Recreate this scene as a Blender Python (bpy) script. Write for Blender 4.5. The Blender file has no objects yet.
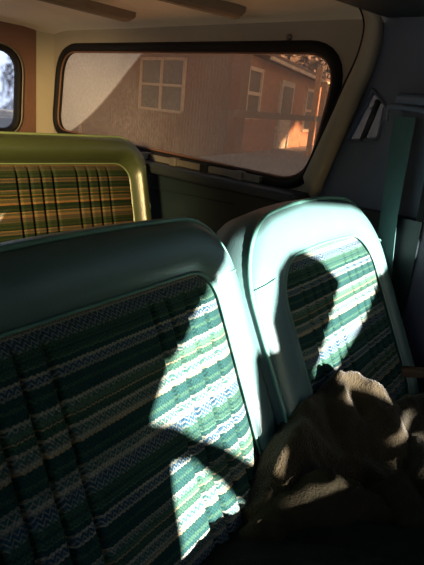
import bpy, bmesh, math, random
from mathutils import Vector, Matrix, noise
import numpy as np
random.seed(4)
S = bpy.context.scene
COL = S.collection
R = math.radians

# ------------------------------------------------------------------ camera geometry (metres; the lens is the origin, X = across the car, Y = to the rear, Z = up)
PITCH, AZ, FPX, ROLL = R(17.2), R(45.4), 573.0, R(5.5)
fh = Vector((math.sin(AZ), math.cos(AZ), 0)); r0 = Vector((math.cos(AZ), -math.sin(AZ), 0)); zz = Vector((0, 0, 1))
FW = fh * math.cos(PITCH) - zz * math.sin(PITCH); u0 = fh * math.sin(PITCH) + zz * math.cos(PITCH)
RT = r0 * math.cos(ROLL) + u0 * math.sin(ROLL); UP = u0 * math.cos(ROLL) - r0 * math.sin(ROLL)
def ray(u, v): return FW * FPX + RT * (u - 212) - UP * (v - 282.5)
def at(u, v, ax, val):
    d = ray(u, v); return d * (val / d[ax])
def onplane(u, v, p, n):
    d = ray(u, v); return d * (p.dot(n) / d.dot(n))

cam = bpy.data.cameras.new('camera'); co = bpy.data.objects.new('camera', cam); COL.objects.link(co)
m = Matrix((RT, UP, -FW)).transposed().to_4x4(); co.matrix_world = m
cam.sensor_fit = 'VERTICAL'; cam.sensor_height = 24; cam.lens = FPX / 565 * 24; cam.clip_start = 0.02; cam.clip_end = 500
S.camera = co

# ------------------------------------------------------------------ materials
def nodes(name):
    mt = bpy.data.materials.new(name); mt.use_nodes = True
    nt = mt.node_tree; nt.nodes.clear()
    return mt, nt, nt.nodes, nt.links
def N(ns, t, **k):
    n = ns.new(t)
    for a, b in k.items(): setattr(n, a, b)
    return n
def basic(name, col, rough=0.6, metal=0.0, var=0.15, scale=30, bump=0.0, bscale=200, spec=0.5, sheen=0.0):
    mt, nt, ns, L = nodes(name)
    out = N(ns, 'ShaderNodeOutputMaterial'); p = N(ns, 'ShaderNodeBsdfPrincipled')
    L.new(p.outputs[0], out.inputs[0])
    tc = N(ns, 'ShaderNodeTexCoord'); nz = N(ns, 'ShaderNodeTexNoise'); nz.inputs['Scale'].default_value = scale; nz.inputs['Detail'].default_value = 5
    L.new(tc.outputs['Object'], nz.inputs['Vector'])
    mx = N(ns, 'ShaderNodeMix', data_type='RGBA')
    mx.inputs[6].default_value = (*[c * (1 - var) for c in col], 1); mx.inputs[7].default_value = (*[min(1, c * (1 + var)) for c in col], 1)
    L.new(nz.outputs[0], mx.inputs[0]); L.new(mx.outputs[2], p.inputs['Base Color'])
    p.inputs['Roughness'].default_value = rough; p.inputs['Metallic'].default_value = metal
    p.inputs['Specular IOR Level'].default_value = spec
    if sheen: p.inputs['Sheen Weight'].default_value = sheen
    if bump:
        b = N(ns, 'ShaderNodeBump'); n2 = N(ns, 'ShaderNodeTexNoise'); n2.inputs['Scale'].default_value = bscale
        L.new(tc.outputs['Object'], n2.inputs['Vector']); L.new(n2.outputs[0], b.inputs['Height'])
        b.inputs['Strength'].default_value = bump; b.inputs['Distance'].default_value = 0.01
        L.new(b.outputs[0], p.inputs['Normal'])
    return mt

def math_(ns, L, op, a, b=None, c=None):
    n = N(ns, 'ShaderNodeMath', operation=op)
    for i, v in enumerate((a, b, c)):
        if v is None: continue
        if isinstance(v, (int, float)): n.inputs[i].default_value = v
        else: L.new(v, n.inputs[i])
    return n.outputs[0]

GREEN = (.028, .068, .047); LGREEN = (.050, .105, .070); DGREEN = (.012, .042, .039); CREAM = (.225, .225, .18); NAVY = (.022, .058, .092); TEAL = (.034, .088, .082); TAN = (.26, .20, .11)
STRIPES = [(.022, CREAM), (.033, NAVY), (.035, NAVY), (.02, TEAL), (.05, GREEN), (.012, DGREEN), (.035, GREEN), (.012, LGREEN), (.03, DGREEN), (.02, CREAM), (.045, NAVY), (.015, CREAM),
           (.05, DGREEN), (.02, GREEN), (.06, DGREEN), (.022, CREAM), (.025, TEAL), (.045, LGREEN), (.010, TAN), (.05, GREEN), (.025, CREAM), (.045, TEAL), (.030, CREAM), (.015, TAN),
           (.07, DGREEN), (.03, GREEN), (.03, DGREEN), (.02, CREAM), (.045, TEAL), (.015, CREAM)]
def plaid(name, period=.155, tint=(1, 1, 1)):
    mt, nt, ns, L = nodes(name)
    out = N(ns, 'ShaderNodeOutputMaterial'); p = N(ns, 'ShaderNodeBsdfPrincipled'); L.new(p.outputs[0], out.inputs[0])
    p.inputs['Roughness'].default_value = .95; p.inputs['Specular IOR Level'].default_value = .1
    tc = N(ns, 'ShaderNodeTexCoord'); sp = N(ns, 'ShaderNodeSeparateXYZ'); L.new(tc.outputs['Object'], sp.inputs[0])
    tri = math_(ns, L, 'PINGPONG', sp.outputs[0], .0032)
    zed = math_(ns, L, 'MULTIPLY_ADD', tri, .42, math_(ns, L, 'MULTIPLY', sp.outputs[2], -1))
    nz = N(ns, 'ShaderNodeTexNoise'); nz.inputs['Scale'].default_value = 60; L.new(tc.outputs['Object'], nz.inputs['Vector'])
    zed = math_(ns, L, 'MULTIPLY_ADD', nz.outputs[0], .002, zed)
    fr = math_(ns, L, 'FRACT', math_(ns, L, 'DIVIDE', math_(ns, L, 'ADD', zed, period * 4), period))
    ramp = N(ns, 'ShaderNodeValToRGB'); cr = ramp.color_ramp; cr.interpolation = 'CONSTANT'
    tot = sum(s for s, _ in STRIPES); pos = 0; first = True
    for s, c in STRIPES:
        c = [a * b for a, b in zip(c, tint)]
        if first: e = cr.elements[0]; e.position = 0; first = False
        elif len(cr.elements) == 2 and pos < 1 and not getattr(cr, '_x', False) and cr.elements[1].position == 1.0: e = cr.elements[1]; e.position = pos / tot
        else: e = cr.elements.new(pos / tot)
        e.color = (*c, 1); pos += s
    L.new(fr, ramp.inputs[0])
    zg = N(ns, 'ShaderNodeValToRGB'); zr = zg.color_ramp; zr.interpolation = 'CONSTANT'; pos = 0; prev = None; zr.elements[0].color = (0, 0, 0, 1); used = 1
    zr.elements.remove(zr.elements[1])
    for s, c in STRIPES:
        on = 1 if c in (NAVY, TEAL) else 0
        if on != prev:
            e = zr.elements[0] if pos == 0 else zr.elements.new(pos / tot)
            e.color = (on, on, on, 1)
        prev = on; pos += s
    L.new(fr, zg.inputs[0])
    zl = math_(ns, L, 'ADD', math_(ns, L, 'MULTIPLY', math_(ns, L, 'PINGPONG', sp.outputs[0], .0042), 1.3), sp.outputs[2])
    zl = math_(ns, L, 'LESS_THAN', math_(ns, L, 'FRACT', math_(ns, L, 'DIVIDE', math_(ns, L, 'ADD', zl, 9), .0062)), .36)
    zz_ = math_(ns, L, 'MULTIPLY', math_(ns, L, 'MULTIPLY', zl, zg.outputs[0]), .6)
    zm = N(ns, 'ShaderNodeMix', data_type='RGBA'); L.new(zz_, zm.inputs[0]); L.new(ramp.outputs[0], zm.inputs[6]); zm.inputs[7].default_value = (*[a * b for a, b in zip(CREAM, tint)], 1)
    # thin darker rows between knitted courses
    rw_ = math_(ns, L, 'MULTIPLY', math_(ns, L, 'LESS_THAN', math_(ns, L, 'FRACT', math_(ns, L, 'DIVIDE', math_(ns, L, 'ADD', zed, 9), .0075)), .3), math_(ns, L, 'SUBTRACT', .45, math_(ns, L, 'MULTIPLY', zg.outputs[0], .45)))
    zk = N(ns, 'ShaderNodeMix', data_type='RGBA'); L.new(rw_, zk.inputs[0]); L.new(zm.outputs[2], zk.inputs[6]); zk.inputs[7].default_value = (*[a * b for a, b in zip(DGREEN, tint)], 1)
    # knit weave: little stitches that darken between the threads
    sx = math_(ns, L, 'SINE', math_(ns, L, 'MULTIPLY', sp.outputs[0], 2 * math.pi / .0042))
    sz = math_(ns, L, 'SINE', math_(ns, L, 'MULTIPLY', zed, 2 * math.pi / .0052))
    wv = math_(ns, L, 'MULTIPLY', sx, sz)
    n2 = N(ns, 'ShaderNodeTexNoise'); n2.inputs['Scale'].default_value = 420; n2.inputs['Detail'].default_value = 3; L.new(tc.outputs['Object'], n2.inputs['Vector'])
    h = math_(ns, L, 'MULTIPLY_ADD', wv, .35, math_(ns, L, 'MULTIPLY', n2.outputs[0], 1.3))
    val = math_(ns, L, 'MULTIPLY_ADD', h, .75, .45)
    mx = N(ns, 'ShaderNodeMix', data_type='RGBA', blend_type='MULTIPLY'); mx.inputs[0].default_value = 1
    L.new(zk.outputs[2], mx.inputs[6]); cv = N(ns, 'ShaderNodeCombineColor')
    for i in range(3): L.new(val, cv.inputs[i])
    L.new(cv.outputs[0], mx.inputs[7]); L.new(mx.outputs[2], p.inputs['Base Color'])
    b = N(ns, 'ShaderNodeBump'); b.inputs['Strength'].default_value = .5; b.inputs['Distance'].default_value = .002
    L.new(h, b.inputs['Height']); L.new(b.outputs[0], p.inputs['Normal'])
    return mt

def siding(name, col, pitch=.10):
    mt, nt, ns, L = nodes(name)
    out = N(ns, 'ShaderNodeOutputMaterial'); p = N(ns, 'ShaderNodeBsdfPrincipled'); L.new(p.outputs[0], out.inputs[0])
    tc = N(ns, 'ShaderNodeTexCoord'); sp = N(ns, 'ShaderNodeSeparateXYZ'); L.new(tc.outputs['Object'], sp.inputs[0])
    f = math_(ns, L, 'FRACT', math_(ns, L, 'DIVIDE', math_(ns, L, 'ADD', sp.outputs[0], 50), pitch))
    g = math_(ns, L, 'LESS_THAN', f, .14)
    nz = N(ns, 'ShaderNodeTexNoise'); nz.inputs['Scale'].default_value = 9; nz.inputs['Detail'].default_value = 6; L.new(tc.outputs['Object'], nz.inputs['Vector'])
    mx = N(ns, 'ShaderNodeMix', data_type='RGBA'); mx.inputs[6].default_value = (*[c * .8 for c in col], 1); mx.inputs[7].default_value = (*[c * 1.2 for c in col], 1)
    L.new(nz.outputs[0], mx.inputs[0])
    m2 = N(ns, 'ShaderNodeMix', data_type='RGBA'); L.new(mx.outputs[2], m2.inputs[6]); m2.inputs[7].default_value = (*[c * .55 for c in col], 1); L.new(g, m2.inputs[0])
    L.new(m2.outputs[2], p.inputs['Base Color']); p.inputs['Roughness'].default_value = .85
    b = N(ns, 'ShaderNodeBump'); b.invert = True; b.inputs['Distance'].default_value = .02; L.new(g, b.inputs['Height']); L.new(b.outputs[0], p.inputs['Normal'])
    return mt

def glass(name, tint, dust_col, dust=.18, painted_light=None):
    """clear pane with dirt on it; film = (line points in object Y,Z) of a zone where light on the pane is painted pale"""
    mt, nt, ns, L = nodes(name)
    out = N(ns, 'ShaderNodeOutputMaterial')
    tr = N(ns, 'ShaderNodeBsdfTransparent'); tr.inputs[0].default_value = (*tint, 1)
    df = N(ns, 'ShaderNodeBsdfDiffuse'); df.inputs[0].default_value = (*dust_col, 1)
    tl = N(ns, 'ShaderNodeBsdfTranslucent'); tl.inputs[0].default_value = (*dust_col, 1)
    m1 = N(ns, 'ShaderNodeMixShader'); m1.inputs[0].default_value = .6; L.new(df.outputs[0], m1.inputs[1]); L.new(tl.outputs[0], m1.inputs[2])
    tc = N(ns, 'ShaderNodeTexCoord')
    a = N(ns, 'ShaderNodeTexNoise'); a.inputs['Scale'].default_value = 90; a.inputs['Detail'].default_value = 8; a.inputs['Roughness'].default_value = .75; L.new(tc.outputs['Object'], a.inputs['Vector'])
    b = N(ns, 'ShaderNodeTexNoise'); b.inputs['Scale'].default_value = 5; b.inputs['Detail'].default_value = 4; L.new(tc.outputs['Object'], b.inputs['Vector'])
    f = math_(ns, L, 'MULTIPLY', math_(ns, L, 'POWER', a.outputs[0], 2.0), b.outputs[0])
    f = math_(ns, L, 'MULTIPLY', f, dust * 8)
    if painted_light:
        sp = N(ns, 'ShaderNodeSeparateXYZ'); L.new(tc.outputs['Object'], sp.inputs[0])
        cz, cy, k, amt = painted_light          # boundary: y > cy + quadratic in z
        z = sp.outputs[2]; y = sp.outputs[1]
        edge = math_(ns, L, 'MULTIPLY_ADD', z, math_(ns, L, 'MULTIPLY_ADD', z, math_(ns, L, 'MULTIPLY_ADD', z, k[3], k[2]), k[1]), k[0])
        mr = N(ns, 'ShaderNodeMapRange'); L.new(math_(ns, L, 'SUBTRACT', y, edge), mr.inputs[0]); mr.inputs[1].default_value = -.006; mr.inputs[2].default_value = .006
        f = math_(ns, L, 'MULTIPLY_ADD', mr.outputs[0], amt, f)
        cm = N(ns, 'ShaderNodeMix', data_type='RGBA'); cm.inputs[6].default_value = (*dust_col, 1); cm.inputs[7].default_value = (.72, .72, .72, 1); L.new(mr.outputs[0], cm.inputs[0])  # paler colour stands for light lying on the glass
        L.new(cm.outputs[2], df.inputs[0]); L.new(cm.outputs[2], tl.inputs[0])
    f = math_(ns, L, 'MINIMUM', f, .95)
    m2 = N(ns, 'ShaderNodeMixShader'); L.new(f, m2.inputs[0]); L.new(tr.outputs[0], m2.inputs[1]); L.new(m1.outputs[0], m2.inputs[2])
    L.new(m2.outputs[0], out.inputs[0])
    return mt

VINYL = basic('teal_vinyl', (.075, .140, .136), .36, var=.10, scale=14, bump=.12, bscale=500)
VINYLB = basic('bench_vinyl', (.036, .046, .017), .30, var=.12, scale=14, bump=.12, bscale=400, spec=1.0)
PIPE = basic('teal_piping', (.09, .22, .18), .35)
PIPEB = basic('bench_piping', (.13, .17, .08), .4)
PLAID = plaid('plaid_cloth'); PLAIDB = plaid('bench_plaid_cloth', .135, (.62, .36, .20))
HEAD = basic('headliner_tan', (.78, .70, .56), .8, var=.15, scale=6, bump=.1, bscale=60)
HEADR = basic('roof_rib_brown', (.20, .15, .10), .7, var=.2)
WALLT = basic('side_tan', (.28, .24, .185), .75, var=.2, scale=5, bump=.1, bscale=60)
WALLR = basic('primer_red', (.13, .062, .042), .7, var=.3, scale=8, bump=.15, bscale=90)
BLACKT = basic('dark_trim', (.012, .017, .022), .55, var=.3)
PANEL = basic('dark_teal_panel', (.007, .014, .017), .45, var=.3, scale=6)
PILLAR = basic('pillar_navy', (.085, .105, .155), .5, var=.25, scale=8)
DOORM = basic('door_plum', (.06, .055, .09), .5, var=.2)
RUBBER = basic('rubber', (.007, .006, .006), .7, spec=.2)
LIP = basic('brown_lip', (.14, .06, .03), .5)
BAND = basic('frame_band_tan', (.30, .25, .18), .6, var=.2, scale=10)
FLOORM = basic('floor_mat', (.02, .02, .02), .9)
BELT = basic('belt_webbing', (.045, .11, .11), .75, bump=.3, bscale=900)
CHROME = basic('chrome', (.6, .6, .6), .25, metal=1)
GREYM = basic('grey_metal', (.16, .14, .12), .5, metal=.4)
JKA = basic('brown_fleece', (.036, .025, .011), 1, var=.35, scale=45, bump=.6, bscale=350, spec=.1, sheen=.15)
JKB = basic('olive_brown_cloth', (.024, .018, .009), 1, var=.35, scale=45, bump=.6, bscale=350, spec=.1, sheen=.1)
JKC = basic('dark_khaki_cloth', (.026, .021, .012), 1, var=.3, scale=50, bump=.5, bscale=350, spec=.1)
JKD = basic('near_black_cloth', (.007, .008, .006), 1, var=.3, scale=50, bump=.4, bscale=300, spec=.1)
BAR = basic('brown_bar', (.13, .07, .035), .6)
SIDE1 = siding('house_siding', (.36, .17, .10)); SIDE2 = siding('house_siding_brown', (.29, .165, .105))
TRIMH = basic('house_trim', (.60, .46, .34), .7, var=.1)
PANEH = basic('house_pane', (.11, .09, .075), .5, var=.4, scale=2)
ROOFH = basic('house_roof', (.17, .09, .06), .9, var=.35, scale=12)
DOORH = basic('house_door', (.45, .38, .30), .6)
WOODH = basic('porch_wood', (.50, .26, .12), .8, var=.25)
RAILH = basic('porch_rail_grey', (.14, .095, .07), .8)
DIRT = basic('dirt', (.34, .26, .20), .95, var=.3, scale=1.2)
TREE = basic('brush', (.085, .05, .03), 1, var=.5, scale=4)
PALE = basic('pale_stucco', (.055, .070, .105), .8, var=.08, scale=1)
GREYW = basic('sun_mask_grey', (.25, .22, .2), .8)

# ------------------------------------------------------------------ helpers
def link(o, parent=None):
    COL.objects.link(o)
    if parent: o.parent = parent
    return o
def mesh(name, vs, fs, mat, parent=None, smooth=True, world=None):
    me = bpy.data.meshes.new(name); me.from_pydata([tuple(v) for v in vs], [], fs); me.update()
    bm = bmesh.new(); bm.from_mesh(me); bmesh.ops.recalc_face_normals(bm, faces=bm.faces); bm.to_mesh(me); bm.free()
    if smooth:
        for p in me.polygons: p.use_smooth = True
    me.materials.append(mat)
    o = link(bpy.data.objects.new(name, me), parent)
    return o
def tag(o, label=None, cat=None, group=None, kind=None):
    for k, v in (('label', label), ('category', cat), ('group', group), ('kind', kind)):
        if v: o[k] = v
    return o
def empty(name, loc, rz=0):
    o = bpy.data.objects.new(name, None); COL.objects.link(o); o.location = loc; o.rotation_euler = (0, 0, rz); o.empty_display_size = .1
    return o
class MB:
    def __init__(s): s.v = []; s.f = []
    def add(s, vs, fs):
        k = len(s.v); s.v += [Vector(v) for v in vs]; s.f += [tuple(i + k for i in f) for f in fs]; return s
    def box(s, lo, hi, M=None):
        c = [Vector((x, y, z)) for x in (lo[0], hi[0]) for y in (lo[1], hi[1]) for z in (lo[2], hi[2])]
        if M: c = [M @ a for a in c]
        return s.add(c, [(0, 1, 3, 2), (4, 6, 7, 5), (0, 4, 5, 1), (2, 3, 7, 6), (0, 2, 6, 4), (1, 5, 7, 3)])
    def tube(s, pts, r, n=8, closed=False):
        pts = [Vector(p) for p in pts]; m = len(pts); rings = []
        for i, p in enumerate(pts):
            a = pts[(i - 1) % m] if closed or i > 0 else p; b = pts[(i + 1) % m] if closed or i < m - 1 else p
            t = (b - a).normalized(); x = t.orthogonal() if i == 0 else (px_ - t * px_.dot(t)); x.normalize(); px_ = x; y = t.cross(x)
            rr = r[i] if isinstance(r, (list, tuple)) else r
            rings.append([p + (x * math.cos(2 * math.pi * k / n) + y * math.sin(2 * math.pi * k / n)) * rr for k in range(n)])
        fs = []
        for i in range(m if closed else m - 1):
            j = (i + 1) % m
            for k in range(n): fs.append((i * n + k, i * n + (k + 1) % n, j * n + (k + 1) % n, j * n + k))
        if not closed: fs += [tuple(range(n))[::-1], tuple((m - 1) * n + k for k in range(n))]
        return s.add([p for rg in rings for p in rg], fs)
    def loft(s, rings, cap0=True, cap1=True, closed=True):
        n = len(rings[0]); fs = []
        for i in range(len(rings) - 1):
            for k in range(n if closed else n - 1): fs.append((i * n + k, i * n + (k + 1) % n, (i + 1) * n + (k + 1) % n, (i + 1) * n + k))
        if cap0: fs.append(tuple(range(n))[::-1])
        if cap1: fs.append(tuple((len(rings) - 1) * n + k for k in range(n)))
        return s.add([p for rg in rings for p in rg], fs)
    def build(s, name, mat, parent=None, smooth=False): return mesh(name, s.v, s.f, mat, parent, smooth)
def bevel(o, w=.005, seg=2):
    md = o.modifiers.new('bevel', 'BEVEL'); md.width = w; md.segments = seg; md.limit_method = 'ANGLE'; return o
def rrect(x0, x1, z0, z1, rt, rb, n=12, e=14, crown=0):
    """rounded outline, constant count, starting bottom right, going up; rt/rb corner radii"""
    pts = []
    def arc(cx, cz, r, a0):
        for i in range(n + 1):
            a = a0 + math.pi / 2 * i / n; pts.append((cx + r * math.cos(a), cz + r * math.sin(a)))
    def edge(a, b):
        for i in range(1, e): pts.append((a[0] + (b[0] - a[0]) * i / e, a[1] + (b[1] - a[1]) * i / e))
    arc(x1 - rb, z0 + rb, rb, -math.pi / 2); edge((x1, z0 + rb), (x1, z1 - rt))
    arc(x1 - rt, z1 - rt, rt, 0); edge((x1 - rt, z1), (x0 + rt, z1))
    arc(x0 + rt, z1 - rt, rt, math.pi / 2); edge((x0, z1 - rt), (x0, z0 + rb))
    arc(x0 + rb, z0 + rb, rb, math.pi); edge((x0 + rb, z0), (x1 - rb, z0))
    if crown:
        c, h = (x0 + x1) / 2, (x1 - x0) / 2
        pts = [(x, z - crown * ((x - c) / h) ** 2 * max(0, (z - z0) / (z1 - z0))) for x, z in pts]
    return pts
def roundpoly(pts, rad, n=8):
    out = []
    m = len(pts)
    for i, p in enumerate(pts):
        p = Vector(p); a = Vector(pts[i - 1]); b = Vector(pts[(i + 1) % m]); rr = rad[i] if isinstance(rad, (list, tuple)) else rad
        d1 = (a - p).normalized(); d2 = (b - p).normalized()
        for k in range(n + 1):
            t = k / n; out.append((p + d1 * rr) * (1 - t) ** 2 + p * 2 * t * (1 - t) + (p + d2 * rr) * t ** 2)
    return out
def holed(name, outer, holes, thick, M, mat, parent=None):
    """flat slab with holes: 2D outlines in the slab's plane, M maps (a, b, depth) to the scene"""
    cu = bpy.data.curves.new(name + '_outline', 'CURVE'); cu.dimensions = '2D'; cu.fill_mode = 'BOTH'; cu.extrude = thick / 2
    for pl in [outer] + holes:
        sp = cu.splines.new('POLY'); sp.points.add(len(pl) - 1); sp.use_cyclic_u = True
        for q, p in zip(sp.points, pl): q.co = (p[0], p[1], 0, 1)
    t = bpy.data.objects.new('outline', cu); COL.objects.link(t)
    dg = bpy.context.evaluated_depsgraph_get(); me = bpy.data.meshes.new_from_object(t.evaluated_get(dg))
    bpy.data.objects.remove(t); bpy.data.curves.remove(cu)
    me.transform(M); me.materials.clear(); me.materials.append(mat); me.name = name
    return link(bpy.data.objects.new(name, me), parent)
MX = Matrix(((0, 0, 1, 0), (1, 0, 0, 0), (0, 1, 0, 0), (0, 0, 0, 1)))        # (a,b) -> (Y,Z), depth -> X
MY = Matrix(((1, 0, 0, 0), (0, 0, 1, 0), (0, 1, 0, 0), (0, 0, 0, 1)))        # (a,b) -> (X,Z), depth -> Y
def T(x, y, z): return Matrix.Translation((x, y, z))

SUNDIR = Vector((.0, -.985, .16)).normalized()       # towards the sun

# ------------------------------------------------------------------ seats
def sframe(ang, rec, O):
    a, b = R(ang), R(rec)
    l = Vector((math.cos(a), math.sin(a), 0)); n = Vector((-l.y, l.x, 0))
    w = n * math.sin(b) + zz * math.cos(b); t = -n * math.cos(b) + zz * math.sin(b)
    M = Matrix((l, -t, w)).transposed().to_4x4(); M.translation = O
    return M, l, w, t
def groove(u, gs, wd=.0034, dp=.012):
    return sum(-dp * math.exp(-((u - g) / wd) ** 2) for g in gs)
def panel_mesh(outline_fn, w0, w1, gs, bulge, nu, nw, name, mat, parent, crown=None):
    vs, fs = [], []
    for j in range(nw + 1):
        w = w0 + (w1 - w0) * j / nw
        a, b = outline_fn(w)
        for i in range(nu + 1):
            u = a + (b - a) * i / nu
            s = min(1, min(i, nu - i) / nu * 10) * min(1, min(j, nw - j) / nw * 10)
            t = bulge * (1 - (1 - s) ** 2) + groove(u, gs) * s - .004 + .0012 * noise.noise((u * 22, w * 22, 1.7))
            wz = w
            if crown and crown[1]:
                (q0, q1, q2, q3, _, _), cc = crown; wz = w - cc * ((u - (q0 + q1) / 2) / ((q1 - q0) / 2)) ** 2 * max(0, (w - q2) / (q3 - q2))
            vs.append((u, -t, wz))
    for j in range(nw):
        for i in range(nu):
            k = j * (nu + 1) + i; fs.append((k, k + 1, k + nu + 2, k + nu + 1))
    return mesh(name, vs, fs, mat, parent)
def rr_span(x0, x1, z0, z1, rt, rb):
    def fn(w):
        ins = 0
        if w > z1 - rt: d = w - (z1 - rt); ins = rt - math.sqrt(max(0, rt * rt - d * d))
        if w < z0 + rb: d = (z0 + rb) - w; ins = rb - math.sqrt(max(0, rb * rb - d * d))
        return x0 + ins, x1 - ins
    return fn
def seat(name, label, cat, group, ang, rec, O, out, pan, thick, gs, vin, pipe, pld, roll, cush, base_xy, crown=(0, 0)):
    M, l, w, t = sframe(ang, rec, O)
    yaw = R(ang)
    root = empty(name, (base_xy[0], base_xy[1], -1.02), yaw)
    tag(root, label, cat, group)
    inv = root.matrix_basis.inverted()
    # back cushion shell, from the fabric edge out over the roll to the back
    P = rrect(*pan, crown=crown[0]); Q = rrect(*out, crown=crown[1])
    prof = [(0, -.006), (.06, .006), (.25, roll * .8), (.5, roll), (.8, roll * .7), (.95, roll * .25), (1.0, -.004)]
    rings = []
    for k, tt in prof: rings.append([(p[0] + (q[0] - p[0]) * k, -tt, p[1] + (q[1] - p[1]) * k) for p, q in zip(P, Q)])
    cx, cz = (out[0] + out[1]) / 2, (out[2] + out[3]) / 2
    for g, tt in ((.008, -.02), (.012, -.045), (.010, -thick * .8), (.0, -thick * .95), (-.02, -thick)):
        x0, x1, z0, z1, rt, rb = out
        rings.append([(p[0], -tt, p[1]) for p in rrect(x0 - g, x1 + g, z0 - g, z1 + g, rt + g, rb + g, crown=crown[1])])
    mb = MB().loft(rings, cap0=True, cap1=True)
    back = mb.build('backrest', vin, root, smooth=True); back.matrix_basis = inv @ M
    panel_mesh(rr_span(*pan), pan[2], pan[3], gs, .012, int((pan[1] - pan[0]) / .0022), 90, 'fabric_panel', pld, back, (pan, crown[0]))
    MB().tube([(p[0], -.002, p[1]) for p in P], .0022, 6, True).build('panel_piping', pipe, back, True)
    MB().tube([(p[0], .002, p[1]) for p in rrect(*[a + b for a, b in zip(out, (-.002, .002, -.002, .002, .002, .002))], crown=crown[1])], .0035, 8, True).build('edge_piping', pipe, back, True)
    g = out; rr_ = [(p[0], thick * .93, p[1]) for p in rrect(g[0] - .002, g[1] + .002, g[2], g[3] + .002, g[4], g[5], crown=crown[1])]
    MB().tube(rr_, .003, 6, True).build('rear_piping', pipe, back, True)
    # seams where the head roll meets the side bolsters
    for sx in (0, 1):
        sm = MB()
        pc = (pan[sx], pan[3] - pan[4] * .3); oc = (out[sx], out[3] - out[4] * 1.0)
        pts = []
        for i in range(9):
            k = i / 8; tt = np.interp(k, [a for a, _ in prof], [b for _, b in prof])
            pts.append((pc[0] + (oc[0] - pc[0]) * k, -tt - .0005, pc[1] + (oc[1] - pc[1]) * k))
        sm.tube(pts, .0016, 5)
        sm.build('seam', pipe, back, True)
    # seat cushion in front of it
    cx0, cx1, depth, ctop, cth = cush
    CM = Matrix((l, -Vector((-l.y, l.x, 0)), zz)).transposed().to_4x4()
    basept = O + w * (out[2]) ; basept.z = ctop
    CM.translation = basept
    cr = []
    for k, zt in ((.86, .0), (.93, .004), (.985, -.012), (1, -.035), (1, -cth + .03), (.97, -cth)):
        mx_ = (cx0 + cx1) / 2; hw = (cx1 - cx0) / 2
        cr.append([(mx_ + (p[0] - mx_) * k, depth / 2 - .04 + p[1] * k, zt) for p in rrect(mx_ - hw, mx_ + hw, -depth / 2, depth / 2, .06, .06)])
    cu = MB().loft(cr).build('seat_cushion', vin, root, True); cu.matrix_basis = inv @ CM
    cp = [(p[0], p[1]) for p in rrect((cx0 + cx1) / 2 - (cx1 - cx0) / 2 * .84, (cx0 + cx1) / 2 + (cx1 - cx0) / 2 * .84, -depth * .42, depth * .42, .05, .05)]
    vs = [(p[0], depth / 2 - .04 + p[1], .008) for p in cp]
    o = mesh('cushion_fabric', vs + [(v[0], v[1], -.004) for v in vs], [tuple(range(len(vs)))] + [(i, (i + 1) % len(vs), (i + 1) % len(vs) + len(vs), i + len(vs)) for i in range(len(vs))], PLAIDF if pld is PLAID else PLAIDB, cu, False)
    # base under the cushion
    bb = MB().box((cx0 + .04, 0.0, -cth - .35), (cx1 - .04, depth - .1, -cth)).build('seat_base', FLOORM, root); bb.matrix_basis = inv @ CM
    return root, M, l, w, t
def plaid_flat():
    mt = PLAID.copy(); mt.name = 'plaid_cloth_flat'
    nt = mt.node_tree; tcn = [n for n in nt.nodes if n.type == 'TEX_COORD'][0]; sp = [n for n in nt.nodes if n.type == 'SEPXYZ'][0]
    mp = nt.nodes.new('ShaderNodeMapping'); mp.inputs['Rotation'].default_value = (R(90), 0, 0)
    nt.links.new(tcn.outputs['Object'], mp.inputs['Vector']); nt.links.new(mp.outputs[0], sp.inputs[0])
    return mt
PLAIDF = plaid_flat()

ON = Vector((.531, .539, -.22)); KF = 1.07; OR_ = Vector((.665, .512, -.22)) * KF; OB = Vector((1.03, 1.45, -.2))
near = seat('front_seat', 'nearest front seat, plaid backrest half in shadow, filling the lower left', 'car seat', 'front seats of the car',
            13, 24, ON, (-.50, .070, -.40, .080, .090, .14), (-.435, .014, -.375, .004, .05, .08), .09,
            [-.03, -.065, -.10, -.13, -.29, -.325, -.36, -.39], VINYL, PIPE, PLAID, .016, (-.50, .06, .50, -.56, .16), (.26, .25), (.0, .010))
far = seat('front_seat', 'farther front seat beside the door pillar, its headrest roll glaring in the sun', 'car seat', 'front seats of the car',
           11, 26, OR_, tuple(KF * a for a in (-.098, .400, -.40, .088, .11, .14)), tuple(KF * a for a in (-.020, .350, -.375, .012, .07, .08)), .10,
           [KF * a for a in (.03, .062, .094, .126, .21, .242, .274, .306)], VINYL, PIPE, PLAID, .016, (-.08, .43, .50, -.55, .16), (.90, .27), (.012, .030))
bench = seat('rear_bench', 'rear bench seat with gold-green plaid back under the side window', 'car seat', None,
             0, 15, OB, (-1.13, .085, -.42, .082, .09, .10), (-1.06, .030, -.38, .004, .055, .05), .12,
             [-1.0, -.97, -.94, -.70, -.67, -.64, -.61, -.365, -.335, -.305, -.275, -.19, -.15, -.115, -.08, -.02] and [-.335, -.30, -.265, -.23, -.155, -.12, -.085, -.05, -.62, -.65, -.68, -.9, -.93],
             VINYLB, PIPEB, PLAIDB, .045, (-1.13, .085, .46, -.62, .16), (.5, 1.2))

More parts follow.
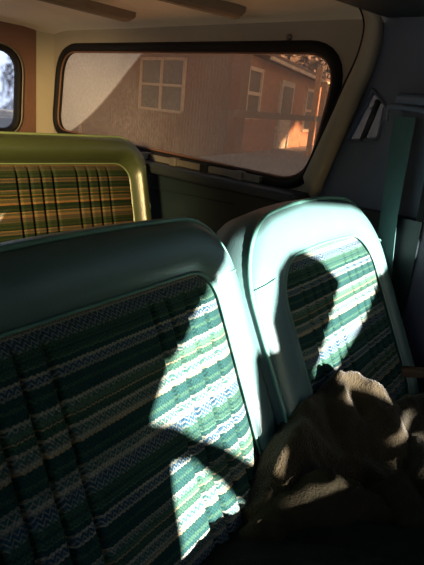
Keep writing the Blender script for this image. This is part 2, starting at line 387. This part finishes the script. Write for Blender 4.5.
# ------------------------------------------------------------------ the car's shell
XW = 1.2; YR = 2.21; CZ = .235
def st(o): return tag(o, kind='structure')
win = [at(62, 49, 0, XW), at(346, 49, 0, XW), at(308, 187, 0, XW), at(56, 131, 0, XW)]
win2 = [(p.y, p.z) for p in win]
hole_wall = roundpoly(win2, [.10, .11, .10, .08])
def inset(poly, d):
    c = Vector((sum(p[0] for p in poly) / len(poly), sum(p[1] for p in poly) / len(poly))); out = []
    n = len(poly)
    for i in range(n):
        a = Vector(poly[i - 1]); b = Vector(poly[(i + 1) % n]); t = (b - a).normalized(); nn = Vector((-t.y, t.x))
        if nn.dot(c - Vector(poly[i])) < 0: nn = -nn
        out.append(Vector(poly[i]) + nn * d)
    return out
tri = [at(370, 88, 0, XW), at(384, 106, 0, XW), at(375, 139, 0, XW), at(343, 141, 0, XW)]
tri2 = [(p.y, p.z) for p in tri]
YB = .80
st(holed('wall_right', [(.85, -.2), (.81, -.05), (.775, .10), (.765, CZ - .005), (YR + .03, CZ - .005), (YR + .03, -.2)], [hole_wall], .03, T(XW + .016, 0, 0) @ MX, WALLT))
# window: rubber gasket, brown lip, pane
g0 = inset(hole_wall, -.014); g1 = inset(hole_wall, .012)
gk = [[(XW - .004, p[0], p[1]) for p in hole_wall], [(XW - .012, p[0], p[1]) for p in inset(hole_wall, -.012)], [(XW - .001, p[0], p[1]) for p in inset(hole_wall, -.020)]]
rings = [[(XW - .001, p[0], p[1]) for p in inset(hole_wall, -.020)], [(XW - .014, p[0], p[1]) for p in inset(hole_wall, -.012)], [(XW - .014, p[0], p[1]) for p in inset(hole_wall, -.001)],
         [(XW - .004, p[0], p[1]) for p in inset(hole_wall, .008)], [(XW + .012, p[0], p[1]) for p in inset(hole_wall, .010)]]
PAINTED_LIGHT = (0, 0, None, 0)
fp = [at(u, v, 0, XW) for u, v in ((142, 49), (128, 66), (114, 85), (99.5, 101), (88, 114), (76, 125), (64, 133))]; kq = np.polyfit([p.z for p in fp], [p.y for p in fp], 3)  # edge of the light patch painted on the side glass
GLASS = glass('dusty_lit_side_glass', (.95, .76, .60), (.50, .47, .44), .16, (0, 0, (kq[3], kq[2], kq[1], kq[0]), .4))
GLASSR = glass('rear_glass', (.95, .97, 1.0), (.7, .72, .75), .05)
GLASSD = glass('dark_quarter_glass', (.26, .30, .34), (.3, .32, .35), .08)
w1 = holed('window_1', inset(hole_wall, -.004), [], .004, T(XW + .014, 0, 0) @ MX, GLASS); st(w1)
MB().loft(rings, False, False).build('gasket', RUBBER, w1, True)
MB().tube([(XW - .002, p[0], p[1]) for p in inset(hole_wall, .010)], .0035, 6, True).build('inner_lip', LIP, w1, True)
# lower side panel, ledge with clips
st(MB().box((XW - .02, .55, -1.05), (XW + .04, YR, -.20)).build('wall_right_panel', PANEL))
lg = [at(118, 150, 0, 1.17), at(320, 195, 0, 1.17)]
ledge = st(bevel(MB().box((1.125, .86, -.222), (XW + .01, YR, -.192)).build('trim_1', BLACKT), .008))
for (a, b) in ((150, 1), (0, 0)):
    pass
strip = MB().box((1.176, 1.02, -.19), (1.196, 1.72, -.172)).build('sill_strip', GREYM, ledge)
for y in (1.08, 1.22, 1.36, 1.50): bevel(MB().box((1.168, y, -.193), (1.19, y + .03, -.168)).build('clip', GREYM if y != 1.22 else RUBBER, ledge), .003)
seam = MB().tube([at(140 + i * 9.5, 185 + i * 2.0, 0, 1.176) for i in range(11)], .002, 6).build('panel_seam', PANEL, ledge, True)
# rear wall with its window
rw = [at(-20, 48, 1, YR), at(19, 50, 1, YR), at(17, 134, 1, YR)]
rh = [(-.2, rw[1].z), (rw[1].x, rw[1].z), (rw[2].x, -.17), (-.2, -.17)]
rhole = roundpoly(rh, [.06, .09, .06, .06])
st(holed('wall_rear', [(-.45, -1.05), (-.45, CZ + .01), (XW + .03, CZ + .01), (XW + .03, -1.05)], [rhole], .03, T(0, YR + .016, 0) @ MY, WALLR))
w2 = st(holed('window_2', inset(rhole, -.004), [], .004, T(0, YR + .014, 0) @ MY, GLASSR))
rings = [[(p[0], YR - q, p[1]) for p in inset(rhole, d)] for d, q in ((-.014, .001), (-.008, .012), (.0, .012), (.008, .0), (.008, -.02))]
MB().loft(rings, False, False).build('gasket', RUBBER, w2, True)
MB().tube([(p[0], YR - .006, p[1]) for p in inset(rhole, -.016)], .004, 6, True).build('bright_trim', GREYM, w2, True)
# corner post between the two walls (rounded)
cp = []
for zt in np.linspace(-.22, CZ, 8):
    ring = [(XW + .01 - .10 * (1 - math.sin(a)), YR + .01 - .10 * (1 - math.cos(a)), zt) for a in np.linspace(0, math.pi / 2, 28)]
    cp.append(ring + [(XW + .02, YR + .02, zt)])
st(MB().loft(cp).build('trim_2', WALLT, None, False))
# ceiling: crowned headliner with a small cove along the side and rear
vs, fs = [], []
xs = [-.48] + list(np.linspace(-.4, 1.05, 16)) + [1.10, 1.14, 1.17, 1.19, 1.20, 1.235]
yy = list(np.linspace(.74, 2.0, 24)) + [2.06, 2.12, 2.16, 2.19, 2.24]
for y in yy:
    for x in xs:
        z_ = CZ + .018 * (1 - ((x - .4) / .8) ** 2) + .004 * noise.noise((x * 3, y * 3, 0))
        if x > 1.10: z_ -= .022 * ((x - 1.10) / .1) ** 2
        if y > 2.06: z_ -= .022 * ((y - 2.06) / .155) ** 2
        vs.append((x, y, z_))
nx = len(xs)
for j in range(len(yy) - 1):
    for i in range(nx - 1): fs.append((j * nx + i, j * nx + i + 1, (j + 1) * nx + i + 1, (j + 1) * nx + i))
k0 = len(vs); vs += [(v[0], v[1], v[2] + .03) for v in vs]; fs += [tuple(a + k0 for a in f) for f in fs]
st(mesh('ceiling', vs, fs, HEAD))
for (pa, pb) in (((78, 0), (131, 18)), ((205, 0), (241, 14))):
    a = at(*pa, 2, CZ + .004); b = at(*pb, 2, CZ - .012); d = (b - a); a = b - d * 3.5; a.z = CZ + .008
    d = (b - a).normalized(); s = Vector((-d.y, d.x, 0)).normalized()
    mb = MB(); rg = []
    for k, p in ((0, a), (.93, a.lerp(b, .97)), (1, b)):
        hh = .014 if k < 1 else .004
        rg.append([p + s * q[0] + zz * q[1] for q in ((-.024, .02), (-.022, -hh + .006), (-.012, -hh), (.012, -hh), (.022, -hh + .006), (.024, .02))])
    r_ = mb.loft(rg).build('trim_3', HEADR, None, False); st(r_)
# front frame of the hard top: an arch that comes up the side and bends into the roof
def bandpt(u, v): return at(u, v, 0, XW - .012)
inn = [bandpt(*p) for p in ((305, 174), (328, 125), (345, 87), (359, 57), (366, 30))] ; outr = [bandpt(*p) for p in ((313, 198), (342, 132), (360, 92), (372, 60), (378, 34))]
inn += [at(364, 13, 0, 1.165), at(357, 2, 0, 1.13), at(345, -12, 0, 1.06), at(320, -25, 0, .96)]
outr += [at(377, 18, 0, 1.172), at(369, 1, 0, 1.145), at(358, -14, 0, 1.07), at(330, -34, 0, .95)]
def smooth_path(ps, n=5):
    o = []
    for i in range(len(ps) - 1):
        a, b, c, d = ps[max(i - 1, 0)], ps[i], ps[i + 1], ps[min(i + 2, len(ps) - 1)]
        for k in range(n):
            t = k / n; o.append(.5 * ((2 * b) + (c - a) * t + (2 * a - 5 * b + 4 * c - d) * t * t + (3 * b - a - 3 * c + d) * t ** 3))
    return o + [ps[-1]]
I = smooth_path(inn); O_ = smooth_path(outr)
rg = []
for a, b in zip(I, O_):
    dn = Vector((-1, 0, 0)); d = b - a
    rg.append([a - dn * .012, a + dn * .004, a + d * .12 + dn * .012, a + d * .5 + dn * .016, b - d * .1 + dn * .012, b + dn * .002, b - dn * .02])
st(MB().loft(rg).build('trim_4', BAND, None, True))
st(MB().tube([p + Vector((-.006, 0, 0)) for p in I], .004, 6).build('trim_5', RUBBER, None, True))
# cab: dark headliner, door pillar with its little pane, door
st(MB().box((-.5, -.72, .215), (XW + .05, .735, .245)).build('ceiling_cab', BLACKT))
pil = st(holed('wall_right_pillar', [(.565, -1.05), (.565, .24), (.84, .24), (.84, -1.05)], [tri2], .02, T(XW + .022, 0, 0) @ MX, PILLAR))
w3 = st(holed('window_3', inset(tri2, -.006), [], .004, T(XW + .026, 0, 0) @ MX, GLASSD))
MB().tube([at(379, 100, 0, XW + .012), at(362, 141, 0, XW + .012)], .007, 8).build('window_bar', BLACKT, w3, True)
fr3 = [(p[0], p[1]) for p in roundpoly(tri2, .008, 4)]
MB().tube([(XW + .010, p[0], p[1]) for p in fr3], .004, 6, True).build('window_frame', PILLAR, w3, True)
door_hole = roundpoly([(-.45, -.13), (.49, -.13), (.47, .17), (-.2, .17)], .05)
dr = st(holed('door_1', [(-.66, -.95), (-.66, .21), (.555, .21), (.555, -.95)], [door_hole], .05, T(XW + .012, 0, 0) @ MX, DOORM))
MB().box((XW - .016, .552, -.95), (XW + .02, .566, .20)).build('door_seal', RUBBER, dr)
bevel(MB().box((1.13, -.1, -.50), (XW - .01, .34, -.45)).build('armrest', BLACKT, dr), .012)
MB().tube([(XW - .018, .53, -.11), (XW - .018, .53, -.19)], .003, 6).build('lock_rod', CHROME, dr, True)
# floor, left side with its door opening, added sun mask in the windscreen's place (behind and beside the camera)
st(MB().box((-.5, -.75, -1.07), (XW + .05, YR + .04, -1.045)).build('floor', FLOORM))
st(holed('wall_left', [(-.72, -1.05), (-.72, .25), (YR, .25), (YR, -1.05)],
         [[(-.6, -.30), (.44, -.30), (.44, .05), (-.4, .05)], [(.55, -.13), (2.05, -.13), (2.05, .15), (.55, .15)]], .03, T(-.48, 0, 0) @ MX, WALLR))
YG = -.70
def gobo(px, M, t, l=None, lift=0):
    O = M.translation; out = []
    for u, v in px:
        p = onplane(u, v, O, t)
        k = (YG - p.y) / SUNDIR.y; q = p + SUNDIR * k; out.append((q.x, q.z))
    return out
N1 = [(224, 240), (213, 274), (215, 281), (194, 309), (181, 341), (164, 366), (149, 412), (147, 420), (170, 422), (190, 434), (208, 439), (219, 443), (236, 454), (252, 462), (256, 440), (250, 395), (246, 356), (260, 345), (254, 318), (238, 265)]
N2 = [(168, 461), (190, 459), (198, 467), (216, 479), (227, 492), (240, 503), (247, 512), (236, 535), (180, 572), (178, 540), (170, 490)]
R1 = [(252, 237), (253, 246), (262, 288), (270, 270), (279, 258), (285, 253), (302, 250), (316, 258), (336, 281), (331, 304), (311, 374), (352, 366), (362, 316), (380, 265), (392, 250), (370, 217), (346, 207), (300, 203), (270, 217)]
h1 = gobo(N1, near[1], near[4]); h2 = gobo(N2, near[1], near[4]); h3 = gobo(R1, far[1], far[4])
def sunward(u, v, z):
    p = at(u, v, 2, z); k = (YG - p.y) / SUNDIR.y; q = p + SUNDIR * k; return (q.x, q.z)
ja = [sunward(333, 378, -.40), sunward(338, 398, -.415), sunward(349, 402, -.42), sunward(356, 388, -.40), sunward(378, 394, -.405), sunward(391, 402, -.42), sunward(386, 384, -.395)]
h3 = h3[:11] + ja + h3[12:]
hu = h1[:-1] + h3[3:] + h3[:1]
h4 = [(.74, -.297), (.80, -.274), (.835, -.270), (.79, -.290)]; h5 = [(.73, -.324), (.80, -.302), (.83, -.302), (.78, -.320)]; h6 = [(.51, -.310), (.565, -.298), (.61, -.295), (.612, -.299), (.572, -.302)]
st(holed('front_sun_mask', [(-.5, -1.05), (-.5, .25), (1.45, .25), (1.45, -1.05)], [hu, h2, h4, h5, h6], .004, T(0, YG, 0) @ MY, BLACKT))  # unseen slab, holes cut to shape the sun patches on seats and jackets
# ------------------------------------------------------------------ seat belt on the pillar
sb = empty('seat_belt', (XW, .65, .03)); tag(sb, 'teal seat belt hanging from its guide on the dark door pillar', 'seat belt')
def rel(o, par): o.parent = par; o.matrix_parent_inverse = par.matrix_basis.inverted(); return o
top = at(405, 117, 0, XW - .03); bot = at(378, 312, 0, XW - .03)
ra = []
for i in range(15):
    k = i / 14; p = top.lerp(bot, k); p.x += -.01 * math.sin(k * math.pi); hw = .024 * (1 + .05 * math.sin(k * 9))
    tw = .15 * math.sin(k * 4)
    s = Vector((math.sin(tw), math.cos(tw), 0)) * hw
    ra.append([p - s + Vector((.001, 0, 0)), p + s + Vector((.001, 0, 0)), p + s - Vector((.001, 0, 0)), p - s - Vector((.001, 0, 0))])
rel(MB().loft(ra).build('webbing', BELT, None, False), sb)
gp = [at(u, v, 0, XW - .028) for u, v in ((386, 121), (387, 110), (392, 106), (410, 108), (428, 112), (428, 120))]
rel(MB().tube(smooth_path(gp), .006, 8).build('belt_guide', PILLAR, None, True), sb)
ax = at(418, 100, 0, XW - .02)
rel(bevel(MB().box(ax - Vector((.012, .05, .012)), ax + Vector((.03, .05, .012))).build('guide_cover', PILLAR), .008), sb)
q = at(388, 268, 0, XW - .03)
rel(bevel(MB().box(q - Vector((.006, .010, .007)), q + Vector((.012, .010, .007))).build('belt_tongue', CHROME), .003), sb)

scr = at(289, 37, 0, XW - .004)
o = MB().loft([[scr + Vector((dx, rr * math.cos(a), rr * math.sin(a))) for a in np.linspace(0, 2 * math.pi, 12, endpoint=False)] for dx, rr in ((.004, .008), (-.004, .007), (-.006, .003))]).build('screw', GREYM, None, True)
tag(o, 'small round screw head in the tan frame above the side window', 'screw')

# ------------------------------------------------------------------ jackets heaped on the seats
def heap(name, ridges, k, mat, base, seed, label, pad=.10, lump=.0028):
    seg = []
    for rd in ridges:
        pts = [at(u, v, 2, z) for u, v, z in rd]
        seg += list(zip(pts, pts[1:])) if len(pts) > 1 else [(pts[0], pts[0])]
    x0 = min(p.x for s in seg for p in s) - pad; x1 = max(p.x for s in seg for p in s) + pad
    y0 = min(p.y for s in seg for p in s) - pad; y1 = max(p.y for s in seg for p in s) + pad
    st_ = .0045; nx = int((x1 - x0) / st_); ny = int((y1 - y0) / st_); vs = []; fs = []; H = {}
    def hgt(x, y):
        wx = x + .012 * noise.noise((x * 14, y * 14, seed)); wy = y + .012 * noise.noise((x * 14, y * 14, seed + 7))
        acc = 0
        for a, b in seg:
            ab = Vector((b.x - a.x, b.y - a.y)); ap = Vector((wx - a.x, wy - a.y)); L2 = ab.length_squared
            t = max(0, min(1, ap.dot(ab) / L2)) if L2 > 0 else 0
            d = (ap - ab * t).length; hz = a.z + (b.z - a.z) * t
            e = hz - k * (math.sqrt(d * d + .006 ** 2) - .006) * (1 - .35 * min(1, d / .12))
            acc += math.exp((e - base) / .0035)
        h = base + .0035 * math.log(acc + 1e-9)
        n1 = noise.noise((x * 22 + y * 9, y * 14, seed + 3)); n2 = noise.noise((x * 45 - y * 20, y * 36, seed))
        return h + lump * (1 - 4 * abs(n1)) + lump * .4 * (1 - 4 * abs(n2))
    for j in range(ny + 1):
        for i in range(nx + 1):
            x = x0 + i * st_; y = y0 + j * st_; h = hgt(x, y)
            if h > base - .004: H[(i, j)] = len(vs); vs.append((x, y, max(h, base - .002)))
    for j in range(ny):
        for i in range(nx):
            ks = [(i, j), (i + 1, j), (i + 1, j + 1), (i, j + 1)]
            if all(q in H for q in ks): fs.append(tuple(H[q] for q in ks))
    o = mesh(name, vs, fs, mat)
    md = o.modifiers.new('thickness', 'SOLIDIFY'); md.thickness = .004; md.offset = -1
    tag(o, label, 'jacket')
    return o
heap('jacket', [[(339, 371, -.385), (341, 384, -.395), (346, 396, -.43)], [(339, 371, -.385), (360, 374, -.39), (378, 383, -.395), (386, 396, -.41), (388, 408, -.44)],
                [(350, 394, -.425), (364, 389, -.415)], [(324, 391, -.418), (308, 403, -.408), (294, 425, -.418), (278, 455, -.443), (266, 482, -.468)], [(312, 400, -.45), (318, 430, -.48), (300, 460, -.50)], [(335, 400, -.45), (352, 415, -.46), (375, 418, -.455)]], 1.5, JKA, -.535, 3,
     'brown fleece jacket crumpled against the farther seat, its top fold sunlit', lump=.0042)
heap('jacket', [[(393, 405, -.435), (408, 399, -.43), (424, 398, -.43), (445, 402, -.44)], [(395, 414, -.44), (402, 440, -.47)], [(414, 440, -.46), (424, 465, -.475), (440, 480, -.48)],
                [(360, 440, -.485), (345, 448, -.49)]], 1.3, JKB, -.54, 11, 'dark olive-brown jacket at the right edge, beside the crumpled fleece')
heap('jacket', [[(250, 530, -0.505), (275, 508, -0.485), (305, 483, -0.465), (326, 474, -0.455)], [(326, 474, -0.455), (330, 486, -0.470)], [(326, 475, -0.457), (350, 480, -0.465), (372, 500, -0.490), (400, 520, -0.510)],
                [(262, 528, -0.515), (300, 506, -0.495), (322, 492, -0.485)], [(402, 477, -0.470), (412, 490, -0.475), (430, 520, -0.490)]], 1.5, JKC, -.555, 19,
     'dark khaki jacket in the foreground with one patch of sun on its top fold', lump=.0038)
heap('blanket', [[(150, 592, -.515), (200, 558, -.517), (250, 534, -.517), (300, 533, -.51), (360, 532, -.505), (440, 540, -.49)], [(260, 570, -.495), (440, 590, -.46)], [(170, 620, -.49), (420, 640, -.45)]], .5, JKD, -.57, 23,
     'smooth near-black blanket along the bottom edge of the frame')['category'] = 'blanket'
p0 = at(384, 372, 2, -.505); p1 = at(432, 374, 2, -.505)
dd = (p1 - p0).normalized(); ss = Vector((-dd.y, dd.x, 0))
o = MB().loft([[p + ss * a + zz * b for a, b in ((-.012, -.008), (.012, -.008), (.012, .010), (-.012, .010))] for p in (p0, p0.lerp(p1, .5) + zz * .002, p1)]).build('seat_bar', BAR)
tag(bevel(o, .004), 'brown bar between the farther seat and the dark door', 'bar')

# ------------------------------------------------------------------ outside
GZ = -1.75
st(MB().box((-40, -40, GZ - .2), (80, 60, GZ)).build('ground', DIRT))
d = ray(238, 110); C0 = d * (11 / math.hypot(d.x, d.y)); C0.z = 0
house = empty('house', (C0.x, C0.y, GZ)); tag(house, 'red-brown house with pale window frames seen through the dusty side window', 'house')
def wallframe(az):
    dx = Vector((math.sin(R(az)), math.cos(R(az)), 0)); n = Vector((dx.y, -dx.x, 0))
    if n.dot(C0) > 0: n = -n
    M = Matrix((dx, -n, zz)).transposed().to_4x4(); M.translation = Vector((C0.x, C0.y, 0))     # local x along wall, y into the house, z up (lens height 0)
    return M, dx, n
def wp(u, v, F, depth=0):
    M, dx, n = F; p = onplane(u, v, M.translation, n); q = M.inverted() @ p; return q.x, q.z
FL = wallframe(4); FR = wallframe(67)
def hpart(name, F, boxes, mat, parent=house, bev=0):
    mb = MB()
    for b in boxes: mb.box(*b)
    o = mb.build(name, mat, parent)
    o.matrix_basis = (house.matrix_basis.inverted() @ F[0]) if parent is house else Matrix()
    return o
topz = 1.45
hpart('left_wall', FL, [((0, 0, GZ), (9, .2, 4.5))], SIDE2)
xr1, zr1 = wp(316, 150, FR)
ez = [wp(258, 57, FR), wp(315, 81, FR)]
# right wall with sloping top
sl = (ez[1][1] - ez[0][1]) / (ez[1][0] - ez[0][0]); zt0 = ez[0][1] - sl * ez[0][0]; zt1 = zt0 + sl * (xr1 + .2)
vs = [(0, 0, GZ), (xr1 + .2, 0, GZ), (xr1 + .2, 0, zt1), (0, 0, zt0)]
vs += [(v[0], .2, v[2]) for v in vs]
o = mesh('right_wall', vs, [(0, 1, 2, 3), (4, 7, 6, 5), (0, 4, 5, 1), (1, 5, 6, 2), (2, 6, 7, 3), (3, 7, 4, 0)], SIDE1, house, False); o.matrix_basis = house.matrix_basis.inverted() @ FR[0]
def slope_box(name, y0, y1, z0, z1, x0, x1, mat):
    vs = [(x, y, zt0 + sl * x + z_) for x in (x0, x1) for y in (y0, y1) for z_ in (z0, z1)]
    o = mesh(name, vs, [(0, 1, 3, 2), (4, 6, 7, 5), (0, 4, 5, 1), (2, 3, 7, 6), (0, 2, 6, 4), (1, 5, 7, 3)], mat, house, False); o.matrix_basis = house.matrix_basis.inverted() @ FR[0]; return o
slope_box('fascia', -.30, -.25, -.035, .03, ez[0][0], xr1 + .4, TRIMH)
slope_box('roof', -.25, 6, .03, .11, -.1, xr1 + .4, ROOFH)
def hwin(F, px, cross, frame=.07, name='window', bar=True):
    c = [wp(u, v, F) for u, v in px]; x0 = (c[0][0] + c[3][0]) / 2; x1 = (c[1][0] + c[2][0]) / 2; z1 = (c[0][1] + c[1][1]) / 2; z0 = (c[2][1] + c[3][1]) / 2
    if x0 > x1: x0, x1 = x1, x0
    f = frame; bx = [((x0, -.05, z0), (x0 + f, .0, z1)), ((x1 - f, -.05, z0), (x1, .0, z1)), ((x0, -.05, z0), (x1, .0, z0 + f)), ((x0, -.05, z1 - f), (x1, .0, z1))]
    xm = (x0 + x1) / 2; zm = (z0 + z1) / 2
    if 'v' in cross: bx.append(((xm - f * .55, -.05, z0), (xm + f * .55, 0, z1)))
    if 'h' in cross: bx.append(((x0, -.045, zm - f * .45), (x1, 0, zm + f * .45)))
    o = hpart(name, F, bx, TRIMH)
    hpart('pane', F, [((x0 + f * .5, -.012, z0 + f * .5), (x1 - f * .5, -.004, z1 - f * .5))], PANEH if name == 'window' else PANEH, o)
    return o
hwin(FL, [(141, 58), (187, 57), (184, 112), (141, 111)], 'vh', .055)
hwin(FR, [(247, 65), (261, 69), (258, 120), (243, 118)], 'h', .07)
hwin(FR, [(305, 87), (314, 91), (311, 132), (302, 131)], 'h', .07)
# door with a glazed upper half
c = [wp(*p, FR) for p in ((280, 79), (292, 83), (287, 148), (274, 148))]
x0, x1 = (c[0][0] + c[3][0]) / 2, (c[1][0] + c[2][0]) / 2; z1 = (c[0][1] + c[1][1]) / 2; z0 = (c[2][1] + c[3][1]) / 2
hd = hpart('door', FR, [((x0, -.05, z0), (x1, 0, z1))], DOORH)
hpart('door_pane', FR, [((x0 + .12, -.06, z0 + (z1 - z0) * .52), (x1 - .12, -.045, z1 - .12))], PANEH, hd)
hpart('door_panel', FR, [((x0 + .12, -.058, z0 + .15), (x1 - .12, -.045, z0 + (z1 - z0) * .45))], TRIMH, hd)
hpart('corner_board', FL, [((6.0, -.04, GZ), (6.1, 0, 4))], TRIMH)
xd, zd = wp(275, 149, FR)
hpart('deck', FR, [((-7, -4.2, zd - .25), (xr1 + 3, 0, zd))], DIRT)
# porch rail and posts
pr = empty('porch_railing', (C0.x, C0.y, GZ)); tag(pr, 'dark porch railing across the front of the red-brown house', 'railing')
FP = (FR[0] @ T(0, -1.0, 0), FR[1], FR[2])
def wpp(u, v):
    M = FP[0]; n = FR[2]; p = onplane(u, v, M.translation, n); q = M.inverted() @ p; return q.x, q.z
ra_, rb_ = wpp(232, 112), wpp(320, 120)
def ppart(name, boxes, mat):
    mb = MB()
    for b in boxes: mb.box(*b)
    o = mb.build(name, mat, pr); o.matrix_basis = pr.matrix_basis.inverted() @ FP[0]; return o
zr_ = (ra_[1] + rb_[1]) / 2
ppart('top_rail', [((ra_[0], -.04, zr_ - .05), (rb_[0] + 1.2, .04, zr_ + .05))], RAILH)
for px_u in (318, 325, 331):
    a = wpp(px_u, 84); ppart('post', [((a[0] - .05, -.05, zd - .05), (a[0] + .05, .05, zr_ + .75 if px_u != 318 else zt1 + .1))], WOODH)
# trees and brush behind the house
def tree(x, y, h, r, seed, label):
    t = empty('bare_tree', (x, y, GZ)); tag(t, label, 'tree', 'trees behind the house')
    MB().tube([(0, 0, -.05), (.1, 0, h * .3), (0, .1, h * .6)], [.22, .17, .1], 8).build('trunk', TREE, t, True)
    rnd = random.Random(seed); vs, fs = [], []
    for i in range(900):
        v = Vector((rnd.gauss(0, 1), rnd.gauss(0, 1), rnd.gauss(0, 1))).normalized() * (rnd.random() ** .4)
        p = Vector((v.x * r, v.y * r, h * .6 + v.z * h * .42)); a = Vector((rnd.gauss(0, 1), rnd.gauss(0, 1), rnd.gauss(0, 1))).normalized() * rnd.uniform(.15, .38); b = a.orthogonal().normalized() * rnd.uniform(.06, .2)
        k = len(vs); vs += [p - a, p + b, p + a, p - b]; fs.append((k, k + 1, k + 2, k + 3))
    me = mesh('crown', vs, fs, TREE, t, False)
for i, (u, dist, h, r_, lb) in enumerate(((300, 21, 8, 2.2, 'brown leafless tree rising behind the middle of the house roof'), (345, 26, 9, 2.8, 'brown tree behind the porch end of the house'), (385, 33, 10, 3.0, 'brown tree beyond the small pillar pane, rightmost of the row'), (255, 30, 11, 3.2, 'tall brown tree behind the house, leftmost of the row'))):
    dv = ray(u, 110); dv = dv * (dist / math.hypot(dv.x, dv.y)); tree(dv.x, dv.y, h, r_, i, lb)
# brushy hillside behind the house
vs, fs = [], []
for j in range(12):
    for i in range(40):
        a = R(20 + i * 2.2); rr = 42 + j * 4; vs.append((rr * math.sin(a), rr * math.cos(a), GZ - .1 + 26 * (j / 11) * (.8 + .3 * noise.noise((i * .3, j * .3, 5)) if i > 12 else max(0, (i - 6)) / 6 * .8)))
for j in range(11):
    for i in range(39): fs.append((j * 40 + i, j * 40 + i + 1, j * 40 + i + 41, j * 40 + i + 40))
st(mesh('ground_hillside', vs, fs, TREE))
# pale house behind the rear window
ph = empty('pale_house', (20, 42, GZ)); tag(ph, 'pale bluish building seen through the rear window at the left edge', 'building')
MB().box((-4, 0, 0), (4, 5, 6.2)).build('wall', PALE, ph)
MB().box((-4.3, -.3, 6.2), (4.3, 5.3, 6.5)).build('roof', PALE, ph)
MB().box((-3.3, -.03, 1.3), (-2.2, 0, 2.9)).build('window', PANEH, ph)
# unseen slab added to shade the house; its holes leave patches of sun
lit = []
def towall(px):
    o = []
    for u, v in px:
        p = onplane(u, v, FR[0].translation, FR[2]); k = (-14 - p.y) / SUNDIR.y; q = p + SUNDIR * k; o.append((q.x, q.z))
    return o
hl = towall([(275, 150), (297, 124), (302, 131), (311, 133), (312, 128), (316, 128), (316, 150)])
hl2 = towall([(280, 98), (291, 94), (289, 110), (279, 112)])
hl3 = towall([(317, 80), (335, 80), (335, 150), (317, 150)])
bx0 = 4.8
st(holed('yard_sun_mask', [(bx0, GZ), (bx0, 5.8), (22, 5.8), (22, GZ)], [hl, hl3], .1, T(0, -14, 0) @ MY, GREYW))

BGL = glass('sun_dimmer_pane', (.72, .70, .66), (.1, .1, .1), .0)
st(holed('sun_dimmer_1', hl, [], .02, T(0, -14, 0) @ MY, BGL)); st(holed('sun_dimmer_2', hl3, [], .02, T(0, -14, 0) @ MY, BGL))  # added panes that dim the sun patches on the house

# ------------------------------------------------------------------ light
w = bpy.data.worlds.new('world'); S.world = w; w.use_nodes = True; nt = w.node_tree; nt.nodes.clear()
out = nt.nodes.new('ShaderNodeOutputWorld'); bg = nt.nodes.new('ShaderNodeBackground'); sk = nt.nodes.new('ShaderNodeTexSky')
sk.sky_type = 'NISHITA'; sk.sun_disc = False; sk.sun_elevation = R(12); sk.sun_rotation = math.atan2(SUNDIR.x, SUNDIR.y); sk.air_density = 1; sk.dust_density = 1.5
bg.inputs[1].default_value = .2
tn = nt.nodes.new('ShaderNodeMix'); tn.data_type = 'RGBA'; tn.blend_type = 'MULTIPLY'; tn.inputs[0].default_value = 1; tn.inputs[7].default_value = (.80, .97, 1.22, 1)
nt.links.new(sk.outputs[0], tn.inputs[6]); nt.links.new(tn.outputs[2], bg.inputs[0]); nt.links.new(bg.outputs[0], out.inputs[0])
sl_ = bpy.data.lights.new('sun', 'SUN'); sl_.energy = 44; sl_.color = (1.0, .96, .90); sl_.angle = R(.7)
so = bpy.data.objects.new('sun', sl_); COL.objects.link(so); so.rotation_euler = SUNDIR.to_track_quat('Z', 'Y').to_euler(); so.location = SUNDIR * 20

al = bpy.data.lights.new('bench_fill_spot', 'SPOT'); al.energy = 270; al.color = (1.0, .70, .30); al.spot_size = R(42); al.spot_blend = .6; al.shadow_soft_size = .12  # warm spot added to brighten the rear bench, no lamp there
ao = bpy.data.objects.new('bench_fill_spot', al); COL.objects.link(ao); ao.location = (-.40, .62, .12); ao.rotation_euler = (Vector((-.40, .62, .12)) - Vector((.52, 1.42, -.26))).to_track_quat('Z', 'Y').to_euler()
S.view_settings.view_transform = 'Standard'; S.view_settings.look = 'None'; S.view_settings.gamma = 1; S.view_settings.use_curve_mapping = False
S.view_settings.exposure = 0
S.cycles.max_bounces = 10; S.cycles.transparent_max_bounces = 12
